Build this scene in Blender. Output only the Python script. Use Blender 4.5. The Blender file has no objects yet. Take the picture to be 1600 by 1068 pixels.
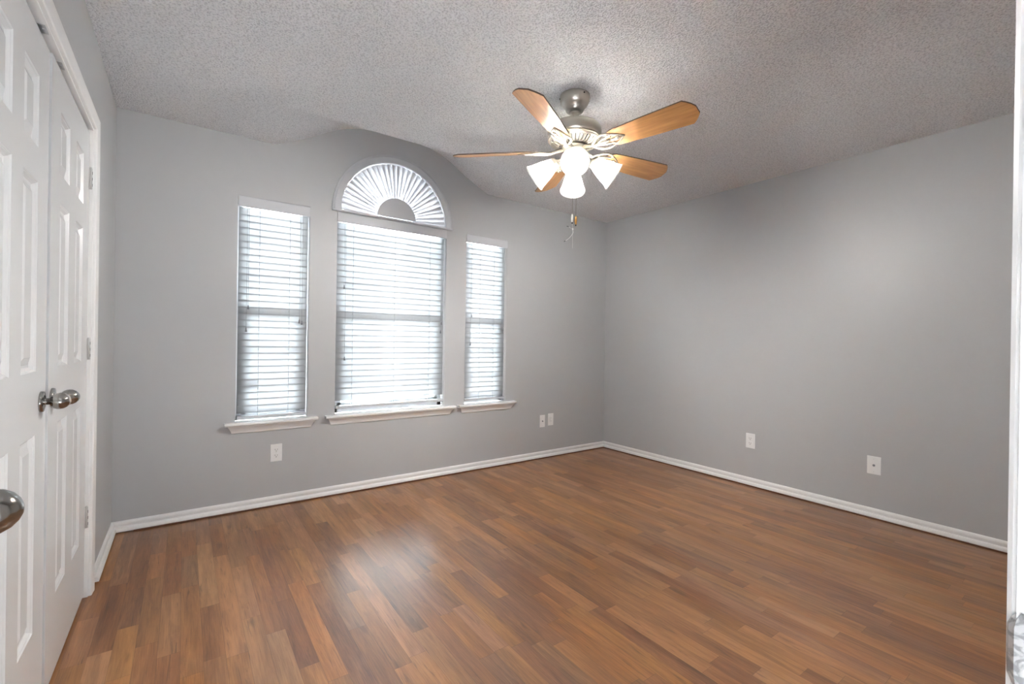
import bpy, bmesh, math, random
from mathutils import Vector, Matrix
random.seed(7)
PI = math.pi
scn = bpy.context.scene
COL = scn.collection

# ------------------------------------------------------------------ camera
YAW, PITCH, ROLL, FPX, CAMH = 0.622334458, -0.00125867576, 0.0143618746, 713.511074, 1.13407424
cy_, sy_, cp_, sp_ = math.cos(YAW), math.sin(YAW), math.cos(PITCH), math.sin(PITCH)
fw = Vector((sy_*cp_, cy_*cp_, sp_)); rt = Vector((cy_, -sy_, 0)); up = rt.cross(fw)
c_, s_ = math.cos(ROLL), math.sin(ROLL)
rt2 = c_*rt + s_*up; up2 = -s_*rt + c_*up
cam_d = bpy.data.cameras.new('camera')
cam = bpy.data.objects.new('camera', cam_d); COL.objects.link(cam)
cam.matrix_world = Matrix(((rt2.x, up2.x, -fw.x, 0), (rt2.y, up2.y, -fw.y, 0), (rt2.z, up2.z, -fw.z, CAMH), (0, 0, 0, 1)))
cam_d.sensor_width = 36; cam_d.lens = 36*FPX/1600; cam_d.clip_start = 0.02
scn.camera = cam

# room dimensions (metres)
D, RX, LX, H = 3.4503, 3.7204, -0.3293, 2.44
FY = 0.055            # room face of the front wall
WT = 0.115            # wall thickness

# ------------------------------------------------------------------ view, world, lights
scn.view_settings.view_transform = 'Standard'; scn.view_settings.look = 'None'
scn.view_settings.gamma = 1; scn.view_settings.use_curve_mapping = False
scn.view_settings.exposure = 0.5
scn.cycles.max_bounces = 14; scn.cycles.diffuse_bounces = 8; scn.cycles.glossy_bounces = 4
scn.cycles.transmission_bounces = 10; scn.cycles.transparent_max_bounces = 12
scn.cycles.sample_clamp_indirect = 60.0
scn.cycles.caustics_reflective = False; scn.cycles.caustics_refractive = False
try:
    scn.cycles.use_denoising = True
except Exception:
    pass
SKY = 52.0
BULB = 1850.0
HALL_FILL = 60.0
w = bpy.data.worlds.new('overcast_sky'); scn.world = w; w.use_nodes = True
bgn = w.node_tree.nodes['Background']; bgn.inputs[0].default_value = (0.87, 0.92, 1.0, 1); bgn.inputs[1].default_value = SKY

def area(name, loc, rot, sx, sy, power=0, color=(1, 1, 1), portal=False):
    l = bpy.data.lights.new(name, 'AREA'); l.shape = 'RECTANGLE'; l.size = sx; l.size_y = sy
    l.energy = power; l.color = color
    o = bpy.data.objects.new(name, l); COL.objects.link(o); o.location = loc; o.rotation_euler = rot
    if portal: l.cycles.is_portal = True
    return o
# portals only steer sky sampling through the window openings
for n, x0, x1, z0, z1 in (('a', .27, .715, .58, 2.065), ('b', .89, 1.79, .58, 2.52), ('c', 1.97, 2.415, .58, 2.065)):
    area('sky_portal_' + n, ((x0+x1)/2, D+WT+.03, (z0+z1)/2), (-PI/2, 0, 0), x1-x0, z1-z0, portal=True)
# added fill light in the unseen hallway, brightening the ceiling through the doorway
area('hall_fill', (0.22, -.72, .30), (PI/2+1.2, 0, 0), 1.3, .6, HALL_FILL, (.88, .94, 1.0))

# ------------------------------------------------------------------ materials
def mat(name, base=(.8, .8, .8), rough=.5, metal=0.0, spec=.5, coat=0.0):
    m = bpy.data.materials.new(name); m.use_nodes = True
    b = m.node_tree.nodes['Principled BSDF']
    b.inputs['Base Color'].default_value = (*base, 1); b.inputs['Roughness'].default_value = rough
    b.inputs['Metallic'].default_value = metal; b.inputs['Specular IOR Level'].default_value = spec
    b.inputs['Coat Weight'].default_value = coat
    return m
def nd(m, t, **kw):
    n = m.node_tree.nodes.new(t)
    for k, v in kw.items(): setattr(n, k, v)
    return n
def lk(m, a, b): m.node_tree.links.new(a, b)
def bsdf(m): return m.node_tree.nodes['Principled BSDF']
def math_n(m, op, a, b=None, c=None):
    n = nd(m, 'ShaderNodeMath', operation=op)
    for i, v in enumerate((a, b, c)):
        if v is None: continue
        if isinstance(v, (int, float)): n.inputs[i].default_value = v
        else: lk(m, v, n.inputs[i])
    return n.outputs[0]
def add_bump(m, scale, strength, dist, detail=2, kind='noise'):
    tc = nd(m, 'ShaderNodeTexCoord')
    if kind == 'noise':
        t = nd(m, 'ShaderNodeTexNoise'); t.inputs['Scale'].default_value = scale; t.inputs['Detail'].default_value = detail
        out = t.outputs[0]
    else:
        t = nd(m, 'ShaderNodeTexVoronoi'); t.inputs['Scale'].default_value = scale; out = t.outputs[0]
    lk(m, tc.outputs['Object'], t.inputs['Vector'])
    b = nd(m, 'ShaderNodeBump'); b.inputs['Strength'].default_value = strength; b.inputs['Distance'].default_value = dist
    lk(m, out, b.inputs['Height']); lk(m, b.outputs[0], bsdf(m).inputs['Normal'])
    return t, b

def wall_material():
    m = mat('grey_wall_paint', (.445, .45, .457), .42, spec=.35)
    add_bump(m, 260, .12, .002, 3)
    return m
def ceiling_material():
    m = mat('popcorn_ceiling', (.76, .76, .77), .9, spec=.1)
    tc = nd(m, 'ShaderNodeTexCoord')
    n1 = nd(m, 'ShaderNodeTexNoise'); n1.inputs['Scale'].default_value = 120; n1.inputs['Detail'].default_value = 3; n1.inputs['Roughness'].default_value = .6
    lk(m, tc.outputs['Object'], n1.inputs['Vector'])
    r = nd(m, 'ShaderNodeValToRGB'); r.color_ramp.elements[0].position = .36; r.color_ramp.elements[1].position = .6
    lk(m, n1.outputs[0], r.inputs[0])
    b = nd(m, 'ShaderNodeBump'); b.inputs['Strength'].default_value = .9; b.inputs['Distance'].default_value = .008
    lk(m, r.outputs[0], b.inputs['Height']); lk(m, b.outputs[0], bsdf(m).inputs['Normal'])
    # shade in the pits between grains, painted as a darker base colour
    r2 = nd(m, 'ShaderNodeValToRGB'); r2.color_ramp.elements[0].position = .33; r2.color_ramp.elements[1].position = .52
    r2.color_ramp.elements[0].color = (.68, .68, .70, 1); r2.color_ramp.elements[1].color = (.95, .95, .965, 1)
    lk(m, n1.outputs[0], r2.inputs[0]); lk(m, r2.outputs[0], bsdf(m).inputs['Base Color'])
    return m
def floor_material():
    m = mat('laminate_floor', (.3, .15, .07), .3, spec=1.0)
    tc = nd(m, 'ShaderNodeTexCoord'); sp = nd(m, 'ShaderNodeSeparateXYZ'); lk(m, tc.outputs['Object'], sp.inputs[0])
    X, Y = sp.outputs[0], sp.outputs[1]
    W = .0665
    u = math_n(m, 'DIVIDE', X, W); row = math_n(m, 'FLOOR', u); fu = math_n(m, 'FRACT', u)
    wn = nd(m, 'ShaderNodeTexWhiteNoise', noise_dimensions='1D'); lk(m, row, wn.inputs['W'])
    r1 = wn.outputs['Value']
    wn2 = nd(m, 'ShaderNodeTexWhiteNoise', noise_dimensions='1D'); lk(m, math_n(m, 'ADD', row, 91.3), wn2.inputs['W'])
    L = math_n(m, 'MULTIPLY_ADD', wn2.outputs['Value'], .35, .38)
    v = math_n(m, 'DIVIDE', math_n(m, 'MULTIPLY_ADD', r1, 7.0, Y), L)
    # uneven piece lengths inside a row
    vj = math_n(m, 'MULTIPLY_ADD', math_n(m, 'SINE', math_n(m, 'MULTIPLY', v, 2.1)), .22, v)
    cell = math_n(m, 'FLOOR', vj); fv = math_n(m, 'FRACT', vj)
    cb = nd(m, 'ShaderNodeCombineXYZ'); lk(m, row, cb.inputs[0]); lk(m, cell, cb.inputs[1])
    wc = nd(m, 'ShaderNodeTexWhiteNoise', noise_dimensions='3D'); lk(m, cb.outputs[0], wc.inputs['Vector'])
    rnd = wc.outputs['Value']; rcol = wc.outputs['Color']
    # grain
    cg = nd(m, 'ShaderNodeCombineXYZ')
    lk(m, math_n(m, 'MULTIPLY', X, 16.0), cg.inputs[0]); lk(m, math_n(m, 'MULTIPLY_ADD', rnd, 31.0, math_n(m, 'MULTIPLY', Y, 1.6)), cg.inputs[1]); lk(m, math_n(m, 'MULTIPLY', rnd, 17.0), cg.inputs[2])
    g = nd(m, 'ShaderNodeTexNoise'); g.inputs['Scale'].default_value = 1.6; g.inputs['Detail'].default_value = 6; g.inputs['Roughness'].default_value = .62; g.inputs['Distortion'].default_value = .6
    lk(m, cg.outputs[0], g.inputs['Vector'])
    # fine fibres
    cf = nd(m, 'ShaderNodeCombineXYZ')
    lk(m, math_n(m, 'MULTIPLY', X, 260.0), cf.inputs[0]); lk(m, math_n(m, 'MULTIPLY', Y, 9.0), cf.inputs[1]); lk(m, rnd, cf.inputs[2])
    f = nd(m, 'ShaderNodeTexNoise'); f.inputs['Scale'].default_value = 1.0; f.inputs['Detail'].default_value = 3; lk(m, cf.outputs[0], f.inputs['Vector'])
    tone = math_n(m, 'ADD', math_n(m, 'MULTIPLY_ADD', rnd, .30, .10), math_n(m, 'ADD', math_n(m, 'MULTIPLY_ADD', g.outputs[0], .85, -.115), math_n(m, 'MULTIPLY_ADD', f.outputs[0], .34, -.07)))
    ramp = nd(m, 'ShaderNodeValToRGB'); e = ramp.color_ramp.elements
    e[0].position = .26; e[0].color = (.052, .020, .006, 1)
    e[1].position = .95; e[1].color = (.44, .195, .066, 1)
    a = e.new(.46); a.color = (.165, .060, .019, 1); a2 = e.new(.68); a2.color = (.275, .111, .035, 1)
    lk(m, tone, ramp.inputs[0])
    # knots and dark flecks
    ck = nd(m, 'ShaderNodeCombineXYZ')
    lk(m, math_n(m, 'MULTIPLY', X, 9.0), ck.inputs[0]); lk(m, math_n(m, 'MULTIPLY_ADD', rnd, 5.0, math_n(m, 'MULTIPLY', Y, 3.2)), ck.inputs[1]); lk(m, math_n(m, 'MULTIPLY', rnd, 9.0), ck.inputs[2])
    vk = nd(m, 'ShaderNodeTexVoronoi'); vk.inputs['Scale'].default_value = 1.0; lk(m, ck.outputs[0], vk.inputs['Vector'])
    nk = math_n(m, 'ADD', vk.outputs['Distance'], math_n(m, 'MULTIPLY', g.outputs[0], .35))
    kr = nd(m, 'ShaderNodeMapRange'); kr.inputs[1].default_value = .20; kr.inputs[2].default_value = .34; kr.inputs[3].default_value = .62; kr.inputs[4].default_value = 0; lk(m, nk, kr.inputs[0])
    mk = nd(m, 'ShaderNodeMix', data_type='RGBA'); mk.inputs[7].default_value = (.075, .028, .010, 1)
    lk(m, kr.outputs[0], mk.inputs[0]); lk(m, ramp.outputs[0], mk.inputs[6])
    # fine dark cracks and pores along the grain
    cs_ = nd(m, 'ShaderNodeCombineXYZ')
    lk(m, math_n(m, 'MULTIPLY', X, 75.0), cs_.inputs[0]); lk(m, math_n(m, 'MULTIPLY_ADD', rnd, 23.0, math_n(m, 'MULTIPLY', Y, 5.0)), cs_.inputs[1]); lk(m, math_n(m, 'MULTIPLY', rnd, 11.0), cs_.inputs[2])
    ns = nd(m, 'ShaderNodeTexNoise'); ns.inputs['Scale'].default_value = 1.0; ns.inputs['Detail'].default_value = 5; ns.inputs['Roughness'].default_value = .65; ns.inputs['Distortion'].default_value = .8
    lk(m, cs_.outputs[0], ns.inputs['Vector'])
    sr = nd(m, 'ShaderNodeMapRange'); sr.inputs[1].default_value = .57; sr.inputs[2].default_value = .72; sr.inputs[3].default_value = 0; sr.inputs[4].default_value = .75; lk(m, ns.outputs[0], sr.inputs[0])
    ms = nd(m, 'ShaderNodeMix', data_type='RGBA'); ms.inputs[7].default_value = (.075, .028, .010, 1)
    lk(m, sr.outputs[0], ms.inputs[0]); lk(m, mk.outputs[2], ms.inputs[6]); mk = ms
    # slight hue shift per piece
    hs = nd(m, 'ShaderNodeHueSaturation'); sc = nd(m, 'ShaderNodeSeparateColor'); lk(m, rcol, sc.inputs[0])
    lk(m, math_n(m, 'MULTIPLY_ADD', sc.outputs[1], .008, .499), hs.inputs['Hue']); lk(m, math_n(m, 'MULTIPLY_ADD', sc.outputs[2], .14, .90), hs.inputs['Saturation'])
    lk(m, mk.outputs[2], hs.inputs['Color'])
    # joints
    eu = math_n(m, 'MINIMUM', fu, math_n(m, 'SUBTRACT', 1.0, fu)); ev = math_n(m, 'MULTIPLY', math_n(m, 'MINIMUM', fv, math_n(m, 'SUBTRACT', 1.0, fv)), L)
    ju = math_n(m, 'LESS_THAN', math_n(m, 'MULTIPLY', eu, W), .0007); jv = math_n(m, 'LESS_THAN', ev, .0008)
    j = math_n(m, 'MULTIPLY', math_n(m, 'MAXIMUM', ju, jv), .45)
    mj = nd(m, 'ShaderNodeMix', data_type='RGBA'); mj.inputs[7].default_value = (.05, .02, .01, 1)
    lk(m, j, mj.inputs[0]); lk(m, hs.outputs[0], mj.inputs[6]); lk(m, mj.outputs[2], bsdf(m).inputs['Base Color'])
    bsdf(m).inputs['Roughness'].default_value = .33
    bp = nd(m, 'ShaderNodeBump'); bp.inputs['Strength'].default_value = .25; bp.inputs['Distance'].default_value = .0012
    nb = nd(m, 'ShaderNodeTexNoise'); nb.inputs['Scale'].default_value = 22; nb.inputs['Detail'].default_value = 4; lk(m, tc.outputs['Object'], nb.inputs['Vector'])
    lk(m, math_n(m, 'ADD', nb.outputs[0], math_n(m, 'MULTIPLY', f.outputs[0], .25)), bp.inputs['Height']); lk(m, bp.outputs[0], bsdf(m).inputs['Normal'])
    return m
def translucent_white(name, base, trans, rough=.45, spec=.4, through=None):
    m = mat(name, base, rough, spec=spec)
    t = nd(m, 'ShaderNodeBsdfTranslucent'); t.inputs[0].default_value = (*(through or base), 1)
    mx = nd(m, 'ShaderNodeMixShader'); mx.inputs[0].default_value = trans
    lk(m, bsdf(m).outputs[0], mx.inputs[1]); lk(m, t.outputs[0], mx.inputs[2])
    lk(m, mx.outputs[0], m.node_tree.nodes['Material Output'].inputs[0])
    return m
def brushed(name, base, rough):
    m = mat(name, base, rough, metal=1.0)
    t, b = add_bump(m, 60, .08, .001, 2)
    return m
def blade_material():
    m = mat('light_oak_blade', (.5, .27, .11), .32, spec=.5)
    tc = nd(m, 'ShaderNodeTexCoord'); mp = nd(m, 'ShaderNodeMapping'); mp.inputs['Scale'].default_value = (3, 42, 10)
    lk(m, tc.outputs['Object'], mp.inputs[0])
    n = nd(m, 'ShaderNodeTexNoise'); n.inputs['Scale'].default_value = 1.5; n.inputs['Detail'].default_value = 5; lk(m, mp.outputs[0], n.inputs['Vector'])
    r = nd(m, 'ShaderNodeValToRGB'); r.color_ramp.elements[0].position = .3; r.color_ramp.elements[0].color = (.36, .17, .06, 1)
    r.color_ramp.elements[1].position = .72; r.color_ramp.elements[1].color = (.56, .30, .12, 1)
    lk(m, n.outputs[0], r.inputs[0]); lk(m, r.outputs[0], bsdf(m).inputs['Base Color'])
    return m
def glass_material():
    m = mat('window_glass', (1, 1, 1), 0)
    tr = nd(m, 'ShaderNodeBsdfTransparent'); tr.inputs[0].default_value = (.93, .96, .95, 1)
    gl = nd(m, 'ShaderNodeBsdfGlossy'); gl.inputs['Roughness'].default_value = .02
    fr = nd(m, 'ShaderNodeFresnel'); fr.inputs[0].default_value = 1.45
    mx = nd(m, 'ShaderNodeMixShader'); lk(m, fr.outputs[0], mx.inputs[0]); lk(m, tr.outputs[0], mx.inputs[1]); lk(m, gl.outputs[0], mx.inputs[2])
    lk(m, mx.outputs[0], m.node_tree.nodes['Material Output'].inputs[0])
    return m
def emit_material(name, col, s):
    m = mat(name, (1, 1, 1), .3)
    bsdf(m).inputs['Emission Color'].default_value = (*col, 1); bsdf(m).inputs['Emission Strength'].default_value = s
    return m
def worn_strike():
    m = mat('worn_satin_metal', (.5, .5, .5), .38, metal=.8)
    tc = nd(m, 'ShaderNodeTexCoord')
    n = nd(m, 'ShaderNodeTexNoise'); n.inputs['Scale'].default_value = 110; n.inputs['Detail'].default_value = 3; n.inputs['Distortion'].default_value = 1.2; lk(m, tc.outputs['Object'], n.inputs['Vector'])
    r = nd(m, 'ShaderNodeValToRGB'); r.color_ramp.elements[0].position = .42; r.color_ramp.elements[0].color = (.30, .30, .30, 1)
    r.color_ramp.elements[1].position = .56; r.color_ramp.elements[1].color = (.55, .55, .545, 1)
    lk(m, n.outputs[0], r.inputs[0]); lk(m, r.outputs[0], bsdf(m).inputs['Base Color'])
    return m

M = dict(
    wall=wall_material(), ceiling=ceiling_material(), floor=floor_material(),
    trim=mat('white_trim_paint', (.80, .80, .79), .3, spec=.5),
    door=mat('white_door_paint', (.64, .65, .65), .26, spec=.5),
    vinyl=mat('white_window_vinyl', (.7, .71, .72), .35),
    slat=translucent_white('white_blind_slat', (.44, .45, .46), .30, through=(.79, .80, .81)),
    rail=mat('white_blind_rail', (.52, .53, .55), .4),
    pleat=translucent_white('white_pleated_fabric', (.52, .52, .54), .045, .8, .2, through=(.9, .9, .92)),
    cord=mat('grey_white_cord', (.22, .24, .26), .8),
    tassel=mat('grey_plastic_tassel', (.22, .23, .25), .45),
    nickel=brushed('brushed_nickel', (.50, .47, .42), .32),
    knob=brushed('polished_pewter_knob', (.34, .33, .31), .16),
    blade=blade_material(), blade_edge=mat('dark_blade_edge', (.10, .07, .05), .5),
    iron=mat('antique_cream_metal', (.34, .30, .24), .4, metal=.4),
    shade=translucent_white('frosted_glass_shade', (.95, .95, .94), .72, .25, .5),
    bulb=emit_material('lit_bulb', (1.0, .97, .94), BULB),
    dark=mat('dark_slot', (.03, .03, .03), .6),
    plate=mat('white_plastic_plate', (.80, .80, .79), .3),
    brass=brushed('brass_connector', (.55, .42, .2), .3),
    shoe=mat('wood_shoe_moulding', (.12, .045, .02), .4),
    wood_fob=mat('golden_wood_fob', (.55, .27, .06), .35),
    white_fob=mat('white_ceramic_fob', (.85, .85, .83), .2),
    glass=glass_material(), strike=worn_strike(),
    ground=mat('pale_concrete', (.5, .5, .48), .9),
    hinge=mat('painted_hinge_metal', (.55, .55, .54), .35, metal=.3),
    chain=mat('bead_chain', (.45, .42, .36), .35, metal=.6),
    latch=brushed('latch_steel', (.55, .55, .55), .3),
)

# ------------------------------------------------------------------ mesh helpers
class MB:
    def __init__(s): s.v = []; s.f = []; s.smooth = []
    def add(s, vs, fs, sm=False):
        k = len(s.v); s.v += [tuple(v) for v in vs]
        for f in fs: s.f.append([i+k for i in f]); s.smooth.append(sm)
    def box(s, a, b, bev=0.0):
        x0, y0, z0 = a; x1, y1, z1 = b
        if bev <= 0:
            s.add([(x0,y0,z0),(x1,y0,z0),(x1,y1,z0),(x0,y1,z0),(x0,y0,z1),(x1,y0,z1),(x1,y1,z1),(x0,y1,z1)],
                  [(0,3,2,1),(4,5,6,7),(0,1,5,4),(1,2,6,5),(2,3,7,6),(3,0,4,7)])
        else:
            bm = bmesh.new(); bmesh.ops.create_cube(bm, size=1)
            for v in bm.verts: v.co = Vector(((x0+x1)/2+v.co.x*(x1-x0), (y0+y1)/2+v.co.y*(y1-y0), (z0+z1)/2+v.co.z*(z1-z0)))
            bmesh.ops.bevel(bm, geom=bm.edges[:], offset=bev, segments=2, affect='EDGES', profile=.5)
            bm.verts.index_update()
            s.add([v.co[:] for v in bm.verts], [[v.index for v in f.verts] for f in bm.faces]); bm.free()
    def extrude(s, prof, p0, p1, ax, ay, sm=False):
        """sweep the 2D profile (list of (a,b) along axes ax, ay) straight from p0 to p1, closed with caps"""
        p0, p1, ax, ay = Vector(p0), Vector(p1), Vector(ax), Vector(ay); n = len(prof)
        vs = [p0+ax*a+ay*b for a, b in prof]+[p1+ax*a+ay*b for a, b in prof]
        fs = [(i, (i+1) % n, n+(i+1) % n, n+i) for i in range(n)]+[tuple(range(n-1, -1, -1)), tuple(range(n, 2*n))]
        s.add(vs, fs, sm)
    def lathe(s, prof, origin=(0,0,0), axis=(0,0,1), seg=32, caps=True):
        """prof = list of (radius, height along axis)"""
        o = Vector(origin); a = Vector(axis).normalized(); t = a.orthogonal().normalized(); b = a.cross(t)
        vs = []; n = len(prof)
        for r, h in prof:
            for k in range(seg):
                th = 2*PI*k/seg; vs.append(o+a*h+(t*math.cos(th)+b*math.sin(th))*max(r, 1e-5))
        fs = [(i*seg+k, i*seg+(k+1) % seg, (i+1)*seg+(k+1) % seg, (i+1)*seg+k) for i in range(n-1) for k in range(seg)]
        s.add(vs, fs, True)
        if caps:
            k0 = len(s.v)-n*seg
            if prof[0][0] > 1e-4: s.f.append([k0+k for k in range(seg-1, -1, -1)]); s.smooth.append(False)
            if prof[-1][0] > 1e-4: s.f.append([k0+(n-1)*seg+k for k in range(seg)]); s.smooth.append(False)
    def tube(s, pts, r, seg=8):
        pts = [Vector(p) for p in pts]; rr = r if isinstance(r, (list, tuple)) else [r]*len(pts)
        vs = []; n = len(pts); prev = None
        for i, p in enumerate(pts):
            d = (pts[min(i+1, n-1)]-pts[max(i-1, 0)]).normalized()
            if prev is None: t = d.orthogonal().normalized()
            else: t = (prev-d*prev.dot(d)).normalized()
            prev = t; b = d.cross(t)
            for k in range(seg):
                th = 2*PI*k/seg; vs.append(p+(t*math.cos(th)+b*math.sin(th))*rr[i])
        fs = [(i*seg+k, i*seg+(k+1) % seg, (i+1)*seg+(k+1) % seg, (i+1)*seg+k) for i in range(n-1) for k in range(seg)]
        fs += [tuple(range(seg-1, -1, -1)), tuple((n-1)*seg+k for k in range(seg))]
        s.add(vs, fs, True)
    def build(s, name, m, parent=None, loc=None, fix=True):
        me = bpy.data.meshes.new(name); me.from_pydata(s.v, [], s.f); me.update()
        me.polygons.foreach_set('use_smooth', s.smooth)
        if fix:
            bm = bmesh.new(); bm.from_mesh(me); bmesh.ops.recalc_face_normals(bm, faces=bm.faces[:]); bm.to_mesh(me); bm.free()
        ms = m if isinstance(m, (list, tuple)) else [m]
        for x in ms: me.materials.append(x)
        o = bpy.data.objects.new(name, me); COL.objects.link(o)
        if parent is not None: o.parent = parent
        if loc is not None: o.location = loc
        return o
def empty(name, loc=(0,0,0), rz=0.0):
    o = bpy.data.objects.new(name, None); COL.objects.link(o); o.location = loc; o.rotation_euler = (0, 0, rz); o.empty_display_size = .1
    return o
def tag(o, label=None, cat=None, group=None, kind=None):
    if label: o['label'] = label
    if cat: o['category'] = cat
    if group: o['group'] = group
    if kind: o['kind'] = kind
    return o
def struct(o, label, cat): return tag(o, label, cat, kind='structure')
def poly_extrude(loops, name, m, xf, depth):
    """filled 2D outline with holes, made solid; xf maps (a, b, depth) to world"""
    cu = bpy.data.curves.new('outline', 'CURVE'); cu.dimensions = '2D'; cu.fill_mode = 'BOTH'; cu.extrude = depth/2
    for lp in loops:
        sp = cu.splines.new('POLY'); sp.points.add(len(lp)-1); sp.use_cyclic_u = True
        for p, (a, b) in zip(sp.points, lp): p.co = (a, b, 0, 1)
    tmp = bpy.data.objects.new('outline', cu); COL.objects.link(tmp)
    bpy.context.view_layer.update()
    me = bpy.data.meshes.new_from_object(tmp)
    bpy.data.objects.remove(tmp); bpy.data.curves.remove(cu)
    for v in me.vertices: v.co = Vector(xf(v.co.x, v.co.y, v.co.z+depth/2))
    bm = bmesh.new(); bm.from_mesh(me); bmesh.ops.remove_doubles(bm, verts=bm.verts[:], dist=1e-5); bmesh.ops.recalc_face_normals(bm, faces=bm.faces[:]); bm.to_mesh(me); bm.free()
    me.materials.clear(); me.materials.append(m); me.name = name
    o = bpy.data.objects.new(name, me); COL.objects.link(o)
    return o

# ------------------------------------------------------------------ room shell
VX, VR, VD = 1.335, .855, .60            # ceiling vault over the middle window: centre, half width, depth
VH = .280
def vault_z(dx):
    t = min(1.0, abs(dx)/VR)
    pts = [(0, 1.0), (.22, .985), (.335, .95), (.45, .85), (.58, .67), (.70, .44), (.86, .19), (1.0, 0.0)]
    for (a, za), (b, zb) in zip(pts, pts[1:]):
        if t <= b: return H+VH*(za+(zb-za)*(t-a)/(b-a))
    return H
NV = 36
vault = [(VX-VR+2*VR*i/NV, vault_z(-VR+2*VR*i/NV)) for i in range(NV+1)]
WX = [(.273, .711), (.895, 1.785), (1.975, 2.409)]   # window openings
WZ0, WZ1 = .562, 2.062
AX, AZ, ARI, ARO = 1.342, 2.078, .424, .486          # half-round window above the middle one
outer = [(LX-WT, -.02), (RX+WT, -.02), (RX+WT, H+.02)]+[(x, z+(.02 if abs(x-VX) > VR-.001 else .012)) for x, z in reversed(vault)]+[(LX-WT, H+.02)]
# middle window and half-round share one opening (bridged by the arch's bottom rail)
c0, c1 = WX[1]
arc = [(AX+ARI*math.cos(t), AZ+ARI*math.sin(t)) for t in [PI*i/40 for i in range(41)]]
mid = [(c0, WZ0), (c1, WZ0), (c1, WZ1)] + [(AX+ARI, AZ-.016)] + arc + [(AX-ARI, AZ-.016), (c0, WZ1)]
rect = lambda x0, x1, z0, z1: [(x0, z0), (x1, z0), (x1, z1), (x0, z1)]
o = poly_extrude([outer, rect(*WX[0], WZ0, WZ1), mid, rect(*WX[2], WZ0, WZ1)], 'wall_back', M['wall'], lambda a, b, d: (a, D+d, b), WT)
struct(o, 'grey painted wall with three windows under a raised curved ceiling', 'wall')
mb = MB(); mb.box((RX, FY-WT, -.02), (RX+WT, D, H+.02))
struct(mb.build('wall_right', M['wall']), 'plain grey painted wall on the right with two cover plates', 'wall')
# closet opening in the left wall
CY0, CY1, CZ = 1.344, 2.674, 2.024
lw = [(FY-WT, -.02), (CY0, -.02), (CY0, CZ), (CY1, CZ), (CY1, -.02), (D, -.02), (D, H+.02), (FY-WT, H+.02)]
o = poly_extrude([lw], 'wall_left', M['wall'], lambda a, b, d: (LX-d, a, b), WT)
struct(o, 'grey painted wall on the left around the white closet doors', 'wall')
mb = MB()
for a, b in (((LX-WT-.6, CY0-.1, -.02), (LX-WT-.58, CY1+.1, H)), ((LX-WT-.6, CY0-.12, -.02), (LX-WT, CY0-.1, H)), ((LX-WT-.6, CY1+.1, -.02), (LX-WT, CY1+.12, H)), ((LX-WT-.6, CY0-.1, H-.02), (LX-WT, CY1+.1, H))):
    mb.box(a, b)
struct(mb.build('wall_closet', M['wall']), 'grey inner walls of the closet behind the closed white doors', 'wall')
# front wall with the entry doorway the camera stands in
EX0, EX1, EZ = -.262, .50, 2.03
fwl = [(LX-WT, -.02), (EX0-.02, -.02), (EX0-.02, EZ+.02), (EX1+.02, EZ+.02), (EX1+.02, -.02), (RX+WT, -.02), (RX+WT, H+.02), (LX-WT, H+.02)]
o = poly_extrude([fwl], 'wall_front', M['wall'], lambda a, b, d: (a, FY-.006-d, b), WT-.006)
struct(o, 'grey painted wall with the entry doorway', 'wall')
mb = MB(); hy = FY-WT
for a, b in (((-1.3, -1.9, -.02), (-1.28, hy, H)), ((1.4, -1.9, -.02), (1.42, hy, H)), ((-1.3, -1.92, -.02), (1.42, -1.9, H)), ((-1.3, -1.9, H), (1.42, hy, H+.02)), ((-1.3, hy-.0, -.02), (LX-WT, hy+.01, H))):
    mb.box(a, b)
struct(mb.build('wall_hall', M['wall']), 'grey hallway walls outside the entry doorway', 'wall')
# floor
mb = MB(); mb.box((LX-WT-.6, -1.92, -.03), (RX+WT, D+WT, 0))
struct(mb.build('floor', M['floor']), 'warm brown wood laminate floor laid toward the windows', 'floor')
# ceiling with the vault recess
cl = [(LX-WT, FY-WT), (RX+WT, FY-WT), (RX+WT, D+.0), (VX+VR, D+.0), (VX+VR, D-VD), (VX-VR, D-VD), (VX-VR, D+.0), (LX-WT, D+.0)]
mb = MB()
n = len(cl)
mb.add([(x, y, H) for x, y in cl]+[(x, y, H+.03) for x, y in cl], [(7, 0, 5, 6), (0, 1, 4, 5), (1, 2, 3, 4)]+[(n, n+7, n+6, n+5), (n, n+5, n+4, n+1), (n+1, n+4, n+3, n+2)]+[(i, (i+1) % n, n+(i+1) % n, n+i) for i in range(n)])
nv = len(vault)
vs = [(x, D, z) for x, z in vault]+[(x, D-VD, z) for x, z in vault]
mb.add(vs, [(i, i+1, nv+i+1, nv+i) for i in range(nv-1)], True)
mb.add([(x, D-VD, z) for x, z in vault], [tuple(range(nv))])
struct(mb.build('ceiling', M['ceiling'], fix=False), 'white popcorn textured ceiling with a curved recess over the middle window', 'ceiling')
# ground outside
mb = MB(); mb.box((-8, D+WT+.05, -.5), (12, D+14, -.4))
struct(mb.build('ground', M['ground']), 'pale ground outside the windows', 'ground')

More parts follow.
